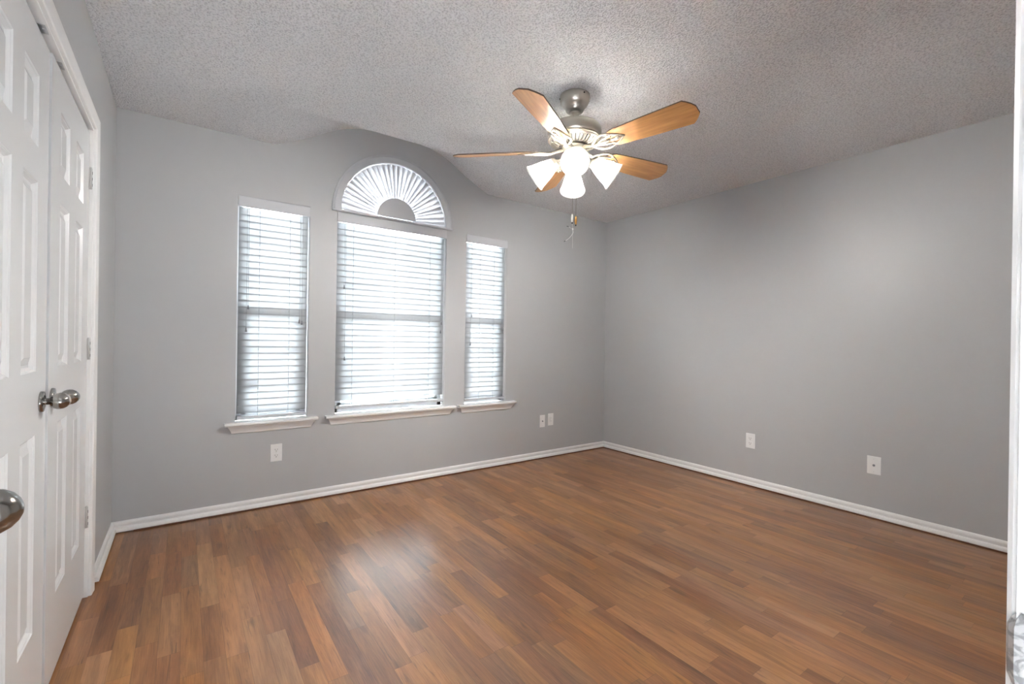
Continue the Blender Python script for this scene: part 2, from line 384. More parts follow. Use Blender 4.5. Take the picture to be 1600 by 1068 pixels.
# ------------------------------------------------------------------ baseboards
BP = [(0, 0), (.008, 0), (.008, .035), (.012, .039), (.013, .050), (.010, .058), (.004, .062), (0, .062)]       # board
SP = [(.008, .006), (.024, .006), (.0238, .014), (.021, .022), (.016, .027), (.008, .0275)]   # painted shoe
WP = [(0, 0), (.027, 0), (.027, .008), (.011, .008), (0, .008)]
def baseboard(name, p0, p1, inward, label):
    mb = MB(); mb.extrude([(a, b) for a, b in BP if True], p0, p1, inward, (0, 0, 1)); 
    o = mb.build(name, M['trim']); struct(o, label, 'baseboard')
    d = Vector(p1)-Vector(p0)
    s = MB(); s.extrude(SP, p0, p1, inward, (0, 0, 1)); s.build('quarter_round', M['trim'], o)
    return o
b = baseboard('baseboard_back', (LX, D, .004), (RX, D, .004), (0, -1, 0), 'white grooved baseboard below the windows')
s = MB(); s.box((LX+.10, D-.027, 0), (RX-.02, D-.002, .009), .002); s.build('wood_shoe_strip', M['shoe'], b)
b = baseboard('baseboard_right', (RX, FY, .004), (RX, D, .004), (-1, 0, 0), 'white grooved baseboard along the right wall')
s = MB(); s.box((RX-.027, FY, 0), (RX-.002, D-.02, .009), .002); s.build('wood_shoe_strip', M['shoe'], b)
baseboard('baseboard_left', (LX, CY1+.115, .004), (LX, D, .004), (1, 0, 0), 'short white baseboard between closet casing and back corner')
baseboard('baseboard_front', (EX1+.08, FY-.006, .004), (RX, FY-.006, .004), (0, 1, 0), 'white baseboard beside the entry doorway')

# ------------------------------------------------------------------ windows
def sill(parent, x0, x1, ox0, ox1):
    mb = MB()
    # stool: runs into the reveal, horns over the wall
    P = [(.0, 0), (.044, 0), (.049, .004), (.050, .010), (.049, .016), (.044, .020), (0, .020)]
    mb.extrude(P, (x0, D+.001, .5625), (x1, D+.001, .5625), (0, -1, 0), (0, 0, 1))
    mb.box((ox0+.001, D, .563), (ox1-.001, D+.068, .5825))
    mb.build('window_sill', M['trim'], parent)
    # apron with sloped ends and a cove face
    A = [(0, 0), (.006, 0), (.010, .004), (.012, .012), (.016, .020), (.024, .034), (.032, .046), (.034, .052), (0, .052)]
    ap = MB(); n = len(A); vs = []
    for sgn, xe in ((1, x0), (-1, x1)):
        for a, b in A: vs.append((xe+sgn*(.018+(.034-a)*.9), D-a, .5105+b))
    ap.add(vs, [(i, (i+1) % n, n+(i+1) % n, n+i) for i in range(n)]+[tuple(range(n)), tuple(range(2*n-1, n-1, -1))])
    ap.build('window_apron', M['trim'], parent)
def win(name, ox0, ox1, sx0, sx1, ncol, label):
    r = empty(name, (0, 0, 0)); struct(r, label, 'window')
    y0, y1 = D+.072, D+.110
    zb, zt = .583, WZ1
    f = MB()
    for a, b in (((ox0, y0, zb), (ox0+.035, y1, zt)), ((ox1-.035, y0, zb), (ox1, y1, zt)), ((ox0, y0, zt-.035), (ox1, y1, zt)), ((ox0, y0, zb), (ox1, y1, zb+.035))):
        f.box((a[0]+(.001 if a[0] == ox0 else 0), a[1], a[2]), (b[0]-(.001 if b[0] == ox1 else 0), b[1], b[2]))
    f.build('window_frame', M['vinyl'], r)
    zm = 1.315
    s = MB(); s.box((ox0+.03, y0-.008, zm-.03), (ox1-.03, y1-.012, zm+.02), .003); s.build('meeting_rail', M['vinyl'], r)
    s = MB()
    for a, b in (((ox0+.035, y0+.004, zb+.035), (ox0+.062, y1-.014, zm-.03)), ((ox1-.062, y0+.004, zb+.035), (ox1-.035, y1-.014, zm-.03)), ((ox0+.035, y0+.004, zb+.035), (ox1-.035, y1-.014, zb+.075))): s.box(a, b)
    s.build('lower_sash', M['vinyl'], r)
    g = MB()
    for k in range(1, ncol):
        x = ox0+.06+(ox1-ox0-.12)*k/ncol
        g.box((x-.009, y0+.014, zb+.07), (x+.009, y0+.022, zm-.03)); g.box((x-.009, y0+.026, zm+.02), (x+.009, y0+.034, zt-.035))
    for z in (.83, 1.06): g.box((ox0+.06, y0+.0142, z-.009), (ox1-.06, y0+.0218, z+.009))
    for z in (1.56, 1.80): g.box((ox0+.035, y0+.0262, z-.009), (ox1-.035, y0+.0338, z+.009))
    g.build('muntin_grid', M['vinyl'], r)
    p = MB(); p.box((ox0+.03, y0+.022, zb+.03), (ox1-.03, y0+.025, zm)); p.box((ox0+.03, y0+.034, zm), (ox1-.03, y0+.037, zt-.03)); p.build('glass_pane', M['glass'], r)
    sill(r, sx0, sx1, ox0, ox1)
    return r
win('window_1', *WX[0], .212, .773, 2, 'narrow left window behind a white blind, with sill and outlet below')
wm = win('window_2', *WX[1], .825, 1.874, 3, 'wide middle window behind a white blind, below the half-round window')
win('window_3', *WX[2], 1.905, 2.507, 2, 'narrow right window behind a white blind')
# half-round window
r = empty('window_4'); struct(r, 'half-round window above the wide middle window', 'window')
def arc_ring(ri, ro, y0, y1, cx, cz, a0=0, a1=PI, seg=48, rails=None):
    mb = MB(); vs = []; fs = []
    for i in range(seg+1):
        t = a0+(a1-a0)*i/seg; c, s_ = math.cos(t), math.sin(t)
        vs += [(cx+ri*c, y0, cz+ri*s_), (cx+ro*c, y0, cz+ro*s_), (cx+ro*c, y1, cz+ro*s_), (cx+ri*c, y1, cz+ri*s_)]
    for i in range(seg):
        for k in range(4): fs.append((4*i+k, 4*i+(k+1) % 4, 4*i+4+(k+1) % 4, 4*i+4+k))
    fs += [(0, 1, 2, 3), (4*seg+3, 4*seg+2, 4*seg+1, 4*seg)]
    mb.add(vs, fs, False); return mb
mb = arc_ring(ARI-.032, ARI-.001, D+.072, D+.110, AX, AZ); mb.box((AX-ARI+.001, D+.072, AZ-.012), (AX+ARI-.001, D+.110, AZ+.022)); mb.build('window_frame', M['vinyl'], r)
g = MB()
for t in (PI/4, PI/2, 3*PI/4): g.tube([(AX+.12*math.cos(t), D+.092, AZ+.02+.12*math.sin(t)), (AX+.40*math.cos(t), D+.092, AZ+.40*math.sin(t))], .008, 6)
for rr in (.15, .29):
    g.tube([(AX+rr*math.cos(PI*i/20), D+.092, AZ+rr*math.sin(PI*i/20)+.01) for i in range(21)], .007, 6)
g.build('muntin_grid', M['vinyl'], r)
p = MB(); vs = [(AX+(ARI-.02)*math.cos(PI*i/32), D+.098, AZ+(ARI-.02)*math.sin(PI*i/32)) for i in range(33)]; p.add(vs, [tuple(range(33))]); p.build('glass_pane', M['glass'], r)

# painted arch casing round the half-round window
mb = MB()
prof = [(0, 0), (0, .016), (.004, .020), (.045, .020), (.054, .015), (.062, .012), (.062, 0)]     # (outward, proud of wall)
seg = 56; vs = []; fs = []; n = len(prof)
for i in range(seg+1):
    t = PI*i/seg
    for a, b in prof: vs.append((AX+(ARI+a)*math.cos(t), D-b, AZ+(ARI+a)*math.sin(t)))
for i in range(seg):
    for k in range(n): fs.append((n*i+k, n*i+(k+1) % n, n*i+n+(k+1) % n, n*i+n+k))
fs += [tuple(range(n)), tuple(range(n*seg+n-1, n*seg-1, -1))]
mb.add(vs, fs)
mb.box((AX-ARO, D-.020, AZ-.014), (AX+ARO, D-.001, AZ+.0), .002)
mb.box((WX[1][0]+.001, D-.001, WZ1+.001), (WX[1][1]-.001, D+.071, AZ+.003))
o = mb.build('trim_1', M['rail']); struct(o, 'flat white arched casing round the half-round window', 'trim')

# pleated half-round shade
sh = empty('arched_pleated_shade', (AX, D+.012, AZ)); tag(sh, 'white pleated sunburst shade filling the half-round window', 'shade')
mb = MB(); NP = 30; ri, ro = .142, ARI-.003; vs = []; fs = []
rs = [ri, ri+.07, ri+.14, ri+.21, ro]
rng = random.Random(3)
cols = []
for j in range(NP):
    jw = rng.uniform(-.18, .18); ov = rng.uniform(.28, .58)
    # each knife pleat runs forward, folds back under itself, then goes on
    cols += [(j+jw*.3, .004, jw), (j+.55+jw, .009, jw), (j+1.0+jw*.5, .013, -jw), (j+1.0-ov, -.001, jw)]
for (aj, y, jj) in cols:
    for q_, rr in enumerate(rs):
        fr = (rr-ri)/(ro-ri)
        tq = PI*(aj+jj*.5*(fr-.4)+rng.uniform(-.05, .05))/(NP+.1); tq = min(max(tq, .004), PI-.004)
        vs.append((rr*math.cos(tq), -y*(.4+.9*fr)+rng.uniform(-.0006, .0006), max(.002, rr*math.sin(tq))))
K = len(rs)
for j in range(len(cols)-1):
    for q_ in range(K-1): fs.append((K*j+q_, K*j+q_+1, K*j+K+q_+1, K*j+K+q_))
mb.add(vs, fs); mb.build('pleated_fabric', M['pleat'], sh, fix=False)
mb = MB(); cnt = 33; R_ = .155
vs = [(R_*math.cos(PI*i/(cnt-1)), -.028, .004+R_*math.sin(PI*i/(cnt-1))) for i in range(cnt)]+[(R_*math.cos(PI*i/(cnt-1)), -.016, .004+R_*math.sin(PI*i/(cnt-1))) for i in range(cnt)]
mb.add(vs, [tuple(range(cnt)), tuple(range(2*cnt-1, cnt-1, -1))]+[(i, (i+1) % cnt, cnt+(i+1) % cnt, cnt+i) for i in range(cnt)])
tag(mb.build('centre_hub', M['rail'], sh), 'smooth grey-white half-disc hub')

# ------------------------------------------------------------------ blinds
def blind(ox0, ox1, label, tassels, ladders, rail_z):
    cx = (ox0+ox1)/2; wdt = ox1-ox0
    r = empty('window_blind', (cx, D+.030, WZ1)); tag(r, label, 'blind', 'white slatted blinds on the back wall')
    X = lambda x: x-cx; Z = lambda z: z-WZ1
    hw = wdt/2
    mb = MB(); mb.box((-hw+.004, -.016, -.055), (hw-.004, .026, -.004)); mb.build('headrail', M['rail'], r)
    mb = MB(); mb.extrude([(0, 0), (.008, 0), (.011, .004), (.011, .066), (.008, .072), (0, .072)], (-hw+.002, -.024, -.074), (hw-.002, -.024, -.074), (0, -1, 0), (0, 0, 1)); mb.build('valance', M['rail'], r)
    # slats: one mesh, each a thin crowned board tilted room edge up
    sl = MB(); tilt = math.radians(83); pitch = .0435
    z = Z(1.965); k = 0; zs = []
    while z > Z(rail_z)+.030:
        zs.append(z); z -= pitch
    sw = hw-.009
    for i, zc in enumerate(zs):
        dt = rng.uniform(-.03, .03); t = tilt+dt; wob = rng.uniform(-.0008, .0008)
        for sgn in (1,):
            prof = []
            for a in (-1, -.5, 0, .5, 1):
                prof.append((a*.0268, .0016*(1-a*a)+.0013))
            for a in (1, .5, 0, -.5, -1):
                prof.append((a*.0268, .0016*(1-a*a)-.0013))
            # local (u across slat toward outside, v normal) -> rotated: outside edge down
            pr = [(u*math.cos(t)+v*math.sin(t), -u*math.sin(t)+v*math.cos(t)) for u, v in prof]
            sl.extrude(pr, (-sw, 0, zc+wob), (sw, 0, zc-wob), (0, 1, 0), (0, 0, 1), True)
    sl.build('slats', M['slat'], r)
    mb = MB(); mb.box((-hw+.009, -.026, Z(rail_z)-.010), (hw-.009, .026, Z(rail_z)+.010), .003); mb.build('bottom_rail', M['rail'], r)
    for lx in ladders:
        ld = MB()
        for y in (-.0235, .0235):
            ld.tube([(X(lx), y*1.0, -.06), (X(lx), y, Z(rail_z))], .0009, 5)
        for zc in zs: ld.tube([(X(lx), -.0215, zc+.017), (X(lx), .0215, zc-.017)], .0007, 4)
        ld.build('ladder_cord', M['cord'], r)
    for (tx, tz) in tassels:
        c = MB(); c.tube([(X(tx), -.0375, -.074), (X(tx)+.001, -.036, (Z(tz)-.07)/2), (X(tx), -.036, Z(tz)+.012)], .0010, 5)
        co = c.build('pull_cord', M['cord'], r)
        t_ = MB(); t_.lathe([(.0016, .014), (.0032, .012), (.0042, .004), (.0062, -.008), (.0066, -.013), (.004, -.014)], (X(tx), -.036, Z(tz)), (0, 0, 1), 12)
        t_.build('cord_tassel', M['tassel'], co)
    return r
blind(*WX[0], 'white slatted blind in the narrow left window, above the outlet', [(.337, 1.333), (.327, 1.186), (.648, 1.252), (.664, 1.243)], (.402, .586), .607)
blind(*WX[1], 'widest white slatted blind, under the half-round shade', [(.948, 1.515), (.957, .99), (1.735, 1.206), (1.742, 1.276)], (1.017, 1.340, 1.640), .632)
blind(*WX[2], 'white slatted blind in the narrow right window, nearest the corner', [(2.033, 1.352), (2.023, 1.106), (2.352, 1.243), (2.366, 1.241)], (2.125, 2.272), .618)

# ------------------------------------------------------------------ closet doors
def door_leaf(w_, h_, t_, m_=.118, p_=.158):
    """local: x along the width, y = 0 at the room face going back to t_, z up. Returns frame MB and list of panel MBs"""
    xs = [0, m_, m_+p_, w_-m_-p_, w_-m_, w_]
    zr = [0, .258, .829, 1.012, 1.556, 1.654, 1.860, h_]
    f = MB(); panels = []
    def quad(x0, x1, z0, z1, y=0): f.add([(x0, y, z0), (x1, y, z0), (x1, y, z1), (x0, y, z1)], [(0, 1, 2, 3)])
    for i in range(5):
        for j in range(7):
            if i in (1, 3) and j in (1, 3, 5):
                p = MB(); x0, x1, z0, z1 = xs[i], xs[i+1], zr[j], zr[j+1]
                rings = [(0, 0), (.003, .0035), (.005, .004), (.011, .0115), (.014, .0125), (.020, .0125), (.040, .0045), (.042, .0035)]
                vs = []; fs = []
                for d, y in rings: vs += [(x0+d, y, z0+d), (x1-d, y, z0+d), (x1-d, y, z1-d), (x0+d, y, z1-d)]
                for k in range(len(rings)-1):
                    for c in range(4): fs.append((4*k+c, 4*k+(c+1) % 4, 4*k+4+(c+1) % 4, 4*k+4+c))
                k = len(rings)-1; fs.append((4*k, 4*k+1, 4*k+2, 4*k+3)); p.add(vs, fs); panels.append(p)
            else: quad(xs[i], xs[i+1], zr[j], zr[j+1])
    f.add([(0, 0, 0), (w_, 0, 0), (w_, 0, h_), (0, 0, h_), (0, t_, 0), (w_, t_, 0), (w_, t_, h_), (0, t_, h_)], [(4, 7, 6, 5), (0, 4, 5, 1), (1, 5, 6, 2), (2, 6, 7, 3), (3, 7, 4, 0)])
    return f, panels
def knob_parts(parent, x, z, ymir=-1, m=None, rr_=.83, aa_=.76):
    m = m or M['knob']
    k = empty('door_knob', (x, 0, z)); k.parent = parent
    a = (0, ymir, 0); kp = [(.0125, .006), (.0115, .014), (.0125, .026), (.019, .031), (.0255, .038), (.0295, .048), (.0300, .056), (.0280, .066), (.0225, .076), (.0150, .083), (.0070, .087), (.0001, .088)]
    r = MB(); r.lathe([(.031, 0), (.031, .003), (.030, .007), (.018, .009), (.0001, .009)], (0, 0, 0), a, 32); rose = r
    st = MB(); st.lathe([(r_*rr_, h_*aa_) for r_, h_ in kp], (0, 0, 0), a, 32)
    o = st.build('door_knob', m, parent, (x, 0, z)); bpy.data.objects.remove(k)
    rose.build('knob_rose', m, o)
    return o
def hinge(parent, x, z, hh=.089):
    mb = MB(); mb.lathe([(.0055, -hh/2), (.0055, hh/2), (.0035, hh/2+.003), (.0035, hh/2+.006)], (x, -.005, z), (0, 0, 1), 12)
    mb.box((x-.014, -.0015, z-hh/2), (x-.001, .0005, z+hh/2)); mb.box((x+.001, -.0015, z-hh/2), (x+.012, .0005, z+hh/2))
    o = mb.build('hinge', M['hinge'], parent)
    s = MB()
    for k in (-.026, 0, .026): s.box((x-.0045, -.0109, z+k-.006), (x+.0045, -.0100, z+k+.006))
    tag(s.build('hinge_gap', M['dark'], o), 'dark gaps in hinge barrel')
def closet_leaf(name, y0, w_, m_, p_, knob_x, label):
    # room face toward +X: local y axis -> -X ; local x -> +Y
    r = empty(name, (LX-(.012 if name == 'door_1' else .017), y0, .016), PI/2); struct(r, label, 'door')
    f, ps = door_leaf(w_, 1.990, .035, m_, p_)
    f.build('door_leaf', M['door'], r)
    for p in ps: p.build('raised_panel', M['door'], r)
    knob_parts(r, knob_x, .918)
    return r
SY = 1.985
LWD, LWN = .681, .631
d1 = closet_leaf('door_1', SY+.003, LWD, .130, .150, .045, 'far leaf of the white six-panel closet doors, nearest the back corner')
for z in (.330, 1.058, 1.793): hinge(d1, LWD+.004, z)
d2 = closet_leaf('door_2', SY-.003-LWN, LWN, .118, .148, LWN-.058, 'near leaf of the white six-panel closet doors, cut by the left frame edge')
# closet jambs, casing, head catches
cas = MB()
CP = [(0, 0), (0, .009), (.004, .012), (.040, .015), (.050, .016), (.056, .013), (.058, .0)]
def casing_path(mb, pts, inner_c, normal):
    """mitred casing following pts; profile a goes away from the opening, b along normal"""
    P = [Vector(p) for p in pts]; n = len(CP); N = Vector(normal); vs = []
    outs = []
    for i, p in enumerate(P):
        ds = []
        if i > 0: ds.append((P[i]-P[i-1]).normalized())
        if i < len(P)-1: ds.append((P[i+1]-P[i]).normalized())
        os_ = []
        for d in ds:
            o_ = d.cross(N).normalized()
            if o_.dot(p-Vector(inner_c)) < 0: o_ = -o_
            os_.append(o_)
        v = sum(os_, Vector())
        if len(os_) == 2: v = v/(1+os_[0].dot(os_[1]))
        outs.append(v)
    for p, o_ in zip(P, outs):
        for a, b in CP: vs.append(p+o_*a+N*b)
    fs = [(n*i+k, n*i+(k+1) % n, n*i+n+(k+1) % n, n*i+n+k) for i in range(len(P)-1) for k in range(n)]
    fs += [tuple(range(n)), tuple(range(n*len(P)-1, n*(len(P)-1)-1, -1))]
    mb.add(vs, fs)
g_ = .006
casing_path(cas, [(LX, CY1-.001+g_, 0), (LX, CY1-.001+g_, CZ+g_), (LX, CY0+.001-g_, CZ+g_), (LX, CY0+.001-g_, 0)], (LX, (CY0+CY1)/2, 1), (1, 0, 0))
o = cas.build('trim_2', M['trim']); struct(o, 'white casing round the closet double doors', 'trim')
j = MB(); j.box((LX-WT, CY1-.002, 0), (LX+.0005, CY1+.004, CZ)); j.box((LX-WT, CY0-.004, 0), (LX+.0005, CY0+.002, CZ)); j.box((LX-WT, CY0, CZ-.004), (LX+.0005, CY1, CZ+.004)); j.build('jamb', M['trim'], o)
for yy in (SY-.11, SY+.11):
    c = MB(); c.box((LX-.045, yy-.025, CZ-.0065), (LX-.004, yy+.025, CZ-.004), .0008); c.box((LX-.014, yy-.006, CZ-.0085), (LX-.006, yy+.006, CZ-.006)); c.build('ball_catch', M['latch'], o)

# ------------------------------------------------------------------ entry doorway and opened door
o = MB()
o.box((EX1, FY-WT-.002, 0), (EX1+.019, FY-.0002, EZ)); o.box((EX0-.019, FY-WT-.002, 0), (EX0, FY-.0002, EZ)); o.box((EX0-.019, FY-WT-.002, EZ), (EX1+.019, FY-.0002, EZ+.019))
tr = o.build('trim_3', M['trim']); struct(tr, 'white entry door jamb and casing at the right frame edge', 'trim')
cs = MB(); casing_path(cs, [(EX1+.006, FY-.006, 0), (EX1+.006, FY-.006, EZ+.006), (EX0-.006, FY-.006, EZ+.006), (EX0-.006, FY-.006, 0)], ((EX0+EX1)/2, FY, 1), (0, 1, 0))
for i, v in enumerate(cs.v):      # the casing's inner face is thin where it meets the jamb
    pass
cs.build('casing', M['trim'], tr)
st = MB(); st.box((EX1-.011, -.0365, 0), (EX1-.0005, .0065, EZ), .002); st.box((EX0+.0005, -.0365, 0), (EX0+.011, .0065, EZ), .002)
st.build('door_stop', M['trim'], tr)
# strike plate with rolled lip
sp_ = MB(); za, zb = .881, .9405; nseg = 10
path = [(EX1-.0016, FY-.030), (EX1-.0016, FY-.004), (EX1-.0010, FY+.0008), (EX1+.0012, FY+.0040), (EX1+.0045, FY+.0052)]
inn = [(x+.0015, y-.0008) for x, y in path]
vs = []; fs = []
rows = []
for zi in range(nseg+1):
    z = za+(zb-za)*zi/nseg; e = abs(2*zi/nseg-1); sh_ = 1-.9*max(0, e-.55)**2/.2025
    row = []
    for k, (x, y) in enumerate(path):
        yy = y if y < FY-.003 else FY-.003+(y-(FY-.003))*sh_
        row.append((x, yy, z))
    for k, (x, y) in reversed(list(enumerate(inn))):
        yy = y if y < FY-.003 else FY-.003+(y-(FY-.003))*sh_
        row.append((x, yy, z))
    rows.append(row); vs += row
m_ = len(rows[0])
for i in range(nseg):
    for k in range(m_): fs.append((m_*i+k, m_*i+(k+1) % m_, m_*i+m_+(k+1) % m_, m_*i+m_+k))
fs += [tuple(range(m_)), tuple(range(m_*nseg+m_-1, m_*nseg-1, -1))]
sp_.add(vs, fs, False); tag(sp_.build('strike_plate', M['strike'], tr), 'mottled worn metal strike plate with rolled lip')
# entry door, swung open against the left wall; only its knob reaches into the frame
ed = empty('door_3', (-.222, FY+.002, .012), PI/2); struct(ed, 'opened white entry door at the left, only its pewter knob in view', 'door')
f, ps = door_leaf(.775, 2.005, .034)
f.build('door_leaf', M['door'], ed)
for p in ps: p.build('raised_panel', M['door'], ed)
knob_parts(ed, .716, .917, rr_=.88, aa_=.80)

# ------------------------------------------------------------------ outlets and plates
def plate(name, loc, rz, label, cat, kind, w_=.072, h_=.118, group=None):
    """local: x along wall, -y out of wall, z up"""
    r = empty(name, loc, rz); tag(r, label, cat, group)
    mb = MB(); mb.box((-w_/2, -.005, -h_/2), (w_/2, .0, h_/2), .0018); mb.build('cover_plate', M['plate'], r)
    def screw(z):
        s = MB(); s.lathe([(.0032, 0), (.0030, .0012), (.0001, .0014)], (0, -.005, z), (0, -1, 0), 12); so = s.build('screw', M['plate'], r)
        c = MB(); c.box((-.0027, -.0067, z-.0004), (.0027, -.0062, z+.0004)); c.build('screw_slot', M['dark'], so)
    if kind == 'duplex':
        for sz in (.0195, -.0195):
            a = MB()
            pts = []
            for i in range(24):
                t = 2*PI*i/24; x = .0172*math.cos(t); z = .0172*math.sin(t); z = max(-.0142, min(.0142, z)); pts.append((x, z))
            a.extrude(pts, (0, -.0045, sz), (0, -.0072, sz), (1, 0, 0), (0, 0, 1)); ao = a.build('receptacle', M['plate'], r)
            c = MB(); c.box((-.0078, -.0076, sz-.001), (-.0058, -.0070, sz+.0078)); c.box((.0058, -.0076, sz), (.0078, -.0070, sz+.0070))
            c.lathe([(.0026, 0), (.0026, .0006)], (0, -.0070, sz-.0078), (0, -1, 0), 12); c.build('contact_slot', M['dark'], ao)
        screw(0)
    elif kind == 'coax':
        a = MB(); a.lathe([(.0075, 0), (.0075, .002), (.0048, .0022), (.0048, .009), (.0030, .0092), (.0028, .005)], (0, -.005, 0), (0, -1, 0), 14); tag(a.build('coax_connector', M['brass'] if False else M['tassel'], r), 'small dark threaded connector')
        screw(.042); screw(-.042)
    elif kind == 'decora':
        a = MB(); a.box((-.0165, -.0075, -.033), (.0165, -.0045, .033), .001); ao = a.build('insert', M['plate'], r)
        c = MB(); c.box((-.0130, -.0079, -.024), (-.0115, -.0073, .026)); c.box((.004, -.0079, .006), (.0055, -.0073, .022)); c.box((.004, -.0079, -.024), (.0055, -.0073, -.008)); c.build('insert_groove', M['cord'], ao)
        screw(.0478); screw(-.0478)
    return r
plate('wall_outlet', (.515, D, .356), 0, 'white duplex outlet below the narrow left window', 'outlet', 'duplex', group='duplex outlets')
plate('coax_plate', (2.852, D, .360), 0, 'narrow white jack plate with dark centre point, left of the pair by the corner', 'wall plate', 'coax', .064)
plate('data_plate', (2.958, D, .368), 0, 'white plate with rectangular insert, right of the pair by the corner', 'wall plate', 'decora', .068)
plate('wall_outlet', (RX, 1.864, .361), -PI/2, 'white duplex outlet on the right wall', 'outlet', 'duplex', group='duplex outlets')
plate('coax_plate', (RX, 1.052, .349), -PI/2, 'white jack plate with dark centre point, alone on the right wall', 'wall plate', 'coax', .075, .118)

# ------------------------------------------------------------------ ceiling fan
FX, FYc = 1.672, 1.789
fan = empty('ceiling_fan', (FX, FYc, H)); tag(fan, 'brushed nickel ceiling fan with five light wood blades and four lit glass shades', 'ceiling fan')
Zf = lambda z: z-H
mb = MB(); mb.lathe([(.079, 0), (.079, Zf(2.432)), (.077, Zf(2.418)), (.073, Zf(2.402)), (.064, Zf(2.386)), (.052, Zf(2.378)), (.050, Zf(2.370)), (.046, Zf(2.360)), (.034, Zf(2.352)), (.024, Zf(2.350))], (0, 0, 0), (0, 0, 1), 40)
can = mb.build('canopy', M['nickel'], fan)
mb = MB()
for t in (.4, 2.5, 4.6):
    mb = MB(); mb.lathe([(.004, 0), (.004, .003), (.0001, .0035)], (.0785*math.cos(t), .0785*math.sin(t), Zf(2.425)), (math.cos(t), math.sin(t), 0), 10); mb.build('canopy_screw', M['dark'], can)
mb = MB(); mb.lathe([(.030, Zf(2.351)), (.026, Zf(2.344)), (.016, Zf(2.342)), (.0125, Zf(2.338)), (.0125, Zf(2.300)), (.024, Zf(2.298)), (.026, Zf(2.280))], (0, 0, 0), (0, 0, 1), 24); mb.build('downrod', M['nickel'], fan)
mb = MB(); mb.lathe([(.020, Zf(2.290)), (.070, Zf(2.288)), (.115, Zf(2.282)), (.133, Zf(2.273)), (.1405, Zf(2.262)), (.1415, Zf(2.250)), (.1415, Zf(2.222)), (.138, Zf(2.214)), (.134, Zf(2.212)), (.136, Zf(2.205)), (.131, Zf(2.196)), (.120, Zf(2.190)), (.104, Zf(2.180)), (.078, Zf(2.172)), (.060, Zf(2.170))], (0, 0, 0), (0, 0, 1), 56); mh = mb.build('motor_housing', M['nickel'], fan)
vm = MB(); rm = MB()
for k in range(36):
    t = 2*PI*k/36; c, s_ = math.cos(t), math.sin(t)
    for mm, dt, hw_, lift in ((vm, 0, .0036, .0008), (rm, PI/36, .0034, .0030)):
        c, s_ = math.cos(t+dt), math.sin(t+dt); P = []
        for rr, zz in ((.124, 2.1925), (.112, 2.185), (.098, 2.1765), (.082, 2.173)):
            P.append(Vector((rr*c, rr*s_, Zf(zz)-lift*.5)))
        tn = Vector((-s_, c, 0))
        vs = []
        for p_ in P:
            wv = hw_*(p_.xy.length/.12)
            vs += [p_-tn*wv+Vector((0, 0, .002)), p_+tn*wv+Vector((0, 0, .002)), p_+tn*wv-Vector((0, 0, lift)), p_-tn*wv-Vector((0, 0, lift))]
        fs = [(4*i+q_, 4*i+(q_+1) % 4, 4*i+4+(q_+1) % 4, 4*i+4+q_) for i in range(3) for q_ in range(4)]+[(0, 1, 2, 3), (15, 14, 13, 12)]
        mm.add(vs, fs)
tag(vm.build('vent_slots', M['dark'], mh), 'ring of dark radial vent slots'); rm.build('vent_ribs', M['iron'], mh)
rg = MB(); rg.lathe([(.128, Zf(2.2085)), (.1385, Zf(2.2105)), (.1400, Zf(2.2065)), (.1365, Zf(2.2020)), (.128, Zf(2.2000))], (0, 0, 0), (0, 0, 1), 56, caps=False); rg.build('trim_ring', M['iron'], mh)
mb = MB(); mb.lathe([(.066, Zf(2.171)), (.068, Zf(2.160)), (.058, Zf(2.154)), (.052, Zf(2.150)), (.052, Zf(2.112)), (.058, Zf(2.106)), (.060, Zf(2.094)), (.052, Zf(2.080)), (.034, Zf(2.072)), (.016, Zf(2.068)), (.010, Zf(2.060)), (.0001, Zf(2.056))], (0, 0, 0), (0, 0, 1), 40); mb.build('light_kit_housing', M['iron'], fan)
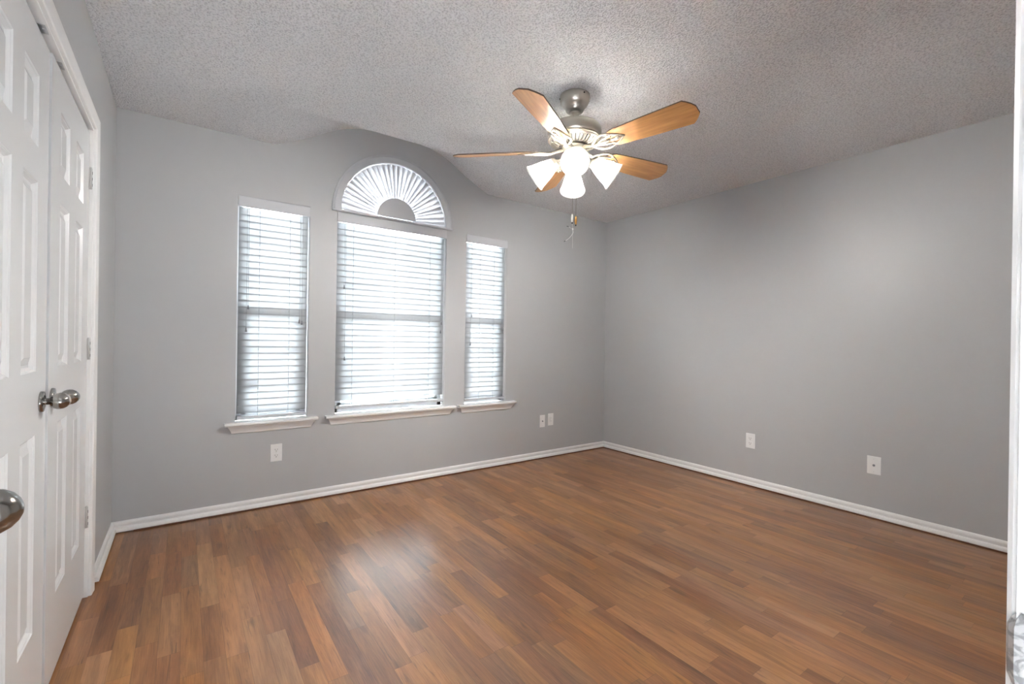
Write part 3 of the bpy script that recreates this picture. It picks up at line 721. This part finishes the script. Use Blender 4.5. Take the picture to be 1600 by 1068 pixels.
# blades
BT0, BPITCH, BZ = -151.4, -.30, 2.1495
for k in range(5):
    t = math.radians(BT0+72*k)
    b = MB()
    L_, w0, w1 = .652, .056, .074
    ol = [(.205, -.030), (.222, -.046), (.245, -w0), (.42, -.067), (.605, -w1), (.633, -.058), (.6505, -.030), (.655, 0), (.6505, .030), (.633, .058), (.605, w1), (.42, .067), (.245, w0), (.222, .046), (.205, .030)]
    # clipped corners with a shallow cusp, as on the photographed blades
    ol = [(.205, -.030), (.222, -.046), (.245, -w0), (.42, -.067), (.612, -w1), (.628, -.060), (.642, -.044), (.655, -.022), (.656, .022), (.642, .044), (.628, .060), (.612, w1), (.42, .067), (.245, w0), (.222, .046), (.205, .030)]
    n = len(ol); th = .0032
    vs = [(x, y, -th) for x, y in ol]+[(x, y, th) for x, y in ol]
    b.add(vs, [tuple(range(n-1, -1, -1)), tuple(range(n, 2*n))]+[(i, (i+1) % n, n+(i+1) % n, n+i) for i in range(n)])
    bo = b.build('fan_blade', [M['blade'], M['blade_edge']], fan)
    for p_ in bo.data.polygons:
        if p_.index >= 2: p_.material_index = 1
    bo.matrix_local = Matrix.Translation((0, 0, Zf(BZ))) @ Matrix.Rotation(t, 4, 'Z') @ Matrix.Rotation(BPITCH, 4, 'X')
    ir = MB()
    # ornate bracket below the blade: spine, two scrolls, end crest
    z0 = -.0065
    ir.tube([(.058, 0, .008), (.085, 0, .004), (.12, 0, -.006), (.155, 0, -.010), (.19, 0, -.008), (.225, 0, z0)], [.011, .010, .009, .009, .008, .006], 10)
    for sg in (-1, 1):
        ir.tube([(.115, 0, -.006), (.135, sg*.020, -.010), (.160, sg*.040, -.009), (.190, sg*.050, z0), (.222, sg*.046, z0), (.240, sg*.034, z0), (.232, sg*.020, z0), (.216, sg*.022, z0)], [.006, .0062, .006, .0058, .0052, .0046, .004, .003], 8)
        ir.tube([(.150, 0, -.009), (.175, sg*.016, z0-.001), (.205, sg*.020, z0), (.245, sg*.034, z0), (.268, sg*.022, z0), (.285, sg*.010, z0), (.300, 0, z0)], [.005, .005, .005, .0045, .004, .004, .0035], 8)
    ir.tube([(.225, 0, z0), (.262, 0, z0), (.302, 0, z0)], [.006, .005, .003], 8)
    ir.lathe([(.012, -.004), (.012, .003)], (.262, 0, z0+.001), (0, 0, 1), 16)
    io = ir.build('blade_iron', M['iron'], bo)
    for (x, y) in ((.222, .040), (.222, -.040), (.262, 0)):
        sc_ = MB(); sc_.lathe([(.005, 0), (.0045, .002), (.0001, .003)], (x, y, z0-.005), (0, 0, -1), 10); sc_.build('blade_screw', M['latch'], bo)
# light arms, shades, bulbs
CAZ = math.degrees(math.atan2(-FYc, -FX))
for k in range(4):
    t = math.radians(CAZ+90*k+1.5); c, s_ = math.cos(t), math.sin(t)
    dn = math.radians(35.5); ax = Vector((c*math.cos(dn), s_*math.cos(dn), -math.sin(dn))); e = Vector((c, s_, 0))
    neck = Vector((c*.106, s_*.106, Zf(2.083)))
    a = MB(); a.tube([e*.045+Vector((0, 0, Zf(2.098))), e*.066+Vector((0, 0, Zf(2.104))), e*.085+Vector((0, 0, Zf(2.100))), neck-ax*.012], [.009, .008, .008, .011], 10)
    a.lathe([(.012, -.022), (.024, -.016), (.030, -.008), (.031, .004), (.029, .008)], neck, ax, 24)
    ao = a.build('light_arm', M['iron'], fan)
    sh_ = MB()
    pr = [(.022, -.004), (.029, .000), (.033, .010), (.039, .026), (.046, .046), (.052, .066), (.057, .086), (.062, .104), (.068, .118), (.0715, .126), (.0695, .1265), (.060, .104), (.055, .086), (.050, .066), (.044, .046), (.037, .026), (.031, .010), (.027, .002), (.021, -.001)]
    sh_.lathe(pr, neck, ax, 40, caps=False)
    so = sh_.build('lamp_shade', M['shade'], fan)
    bl = MB(); bl.lathe([(.0001, .088), (.012, .086), (.021, .080), (.027, .070), (.029, .060), (.026, .048), (.019, .036), (.014, .024), (.013, .012)], neck, ax, 24)
    bl.build('light_bulb', M['bulb'], so)
    lr = MB()   # thin decorative band near the rim
    lr.lathe([(.0715, .1245), (.0728, .1262), (.0718, .1285), (.0700, .1268)], neck, ax, 40, caps=False); lr.build('shade_rim', M['shade'], so)
# pull chains
right_ = Vector((cy_, -sy_, 0)); tow = Vector((-sy_, -cy_, 0))
def chain(off, tw, zt, zb, fm, fobname, lab):
    p = right_*off+tow*tw
    mb = MB(); mb.tube([p+Vector((0, 0, Zf(zt))), p+Vector((0, 0, Zf(zb)))], .0011, 6)
    z = zb
    while z < zt: mb.lathe([(.0001, -.0016), (.0016, 0), (.0001, .0016)], p+Vector((0, 0, Zf(z))), (0, 0, 1), 6); z += .006
    co = mb.build('pull_chain', M['chain'], fan)
    f = MB(); f.lathe([(.0015, .002), (.0042, -.002), (.0062, -.012), (.0068, -.022), (.0056, -.034), (.0040, -.042), (.0015, -.044)], p+Vector((0, 0, Zf(zb))), (0, 0, 1), 16)
    fo = f.build(fobname, fm, co); tag(fo, lab)
    t_ = MB(); t_.lathe([(.0038, -.0425), (.0036, -.048), (.0015, -.051)], p+Vector((0, 0, Zf(zb))), (0, 0, 1), 12); t_.build('fob_tip', M['dark'], fo)
    return co, p
c1_, p1_ = chain(-.009, .030, 2.09, 1.806, M['white_fob'], 'chain_fob', 'white chain fob')
c2_, p2_ = chain(.010, .030, 2.09, 1.794, M['wood_fob'], 'chain_fob', 'golden wood chain fob')
kn = MB()
P0 = p1_+Vector((0, 0, Zf(1.757)))
w_ = lambda a, b, c=0: P0+right_*a+Vector((0, 0, b))+tow*c
kn.tube([w_(0, 0), w_(.004, -.014), w_(.003, -.028), w_(.005, -.040)], .0011, 6)
kn.lathe([(.0001, -.006), (.0042, -.003), (.0048, .001), (.003, .005), (.0001, .006)], w_(.004, -.030), (.2, 0, 1), 10)
kn.tube([w_(.004, -.036), w_(.006, -.048), w_(-.002, -.062), w_(-.014, -.076), w_(-.026, -.086), w_(-.036, -.092)], [.0022, .0020, .0018, .0015, .0013, .0011], 6)
kn.tube([w_(.003, -.028), w_(-.010, -.022), w_(-.020, -.016), w_(-.026, -.018)], .0009, 5)
kn.tube([w_(.004, -.040), w_(.003, -.090), w_(.003, -.130)], .0007, 5)
tag(kn.build('knotted_string', M['white_fob'], c1_), 'white knotted string end')
kt = MB(); kt.tube([w_(-.034, -.091), w_(-.042, -.096)], [.0022, .0014], 6); kt.build('string_tip', M['dark'], c1_); kt = MB(); kt.tube([w_(-.018, -.017), w_(-.028, -.014)], [.0018, .0018], 6); kt.build('string_tip', M['dark'], c1_)
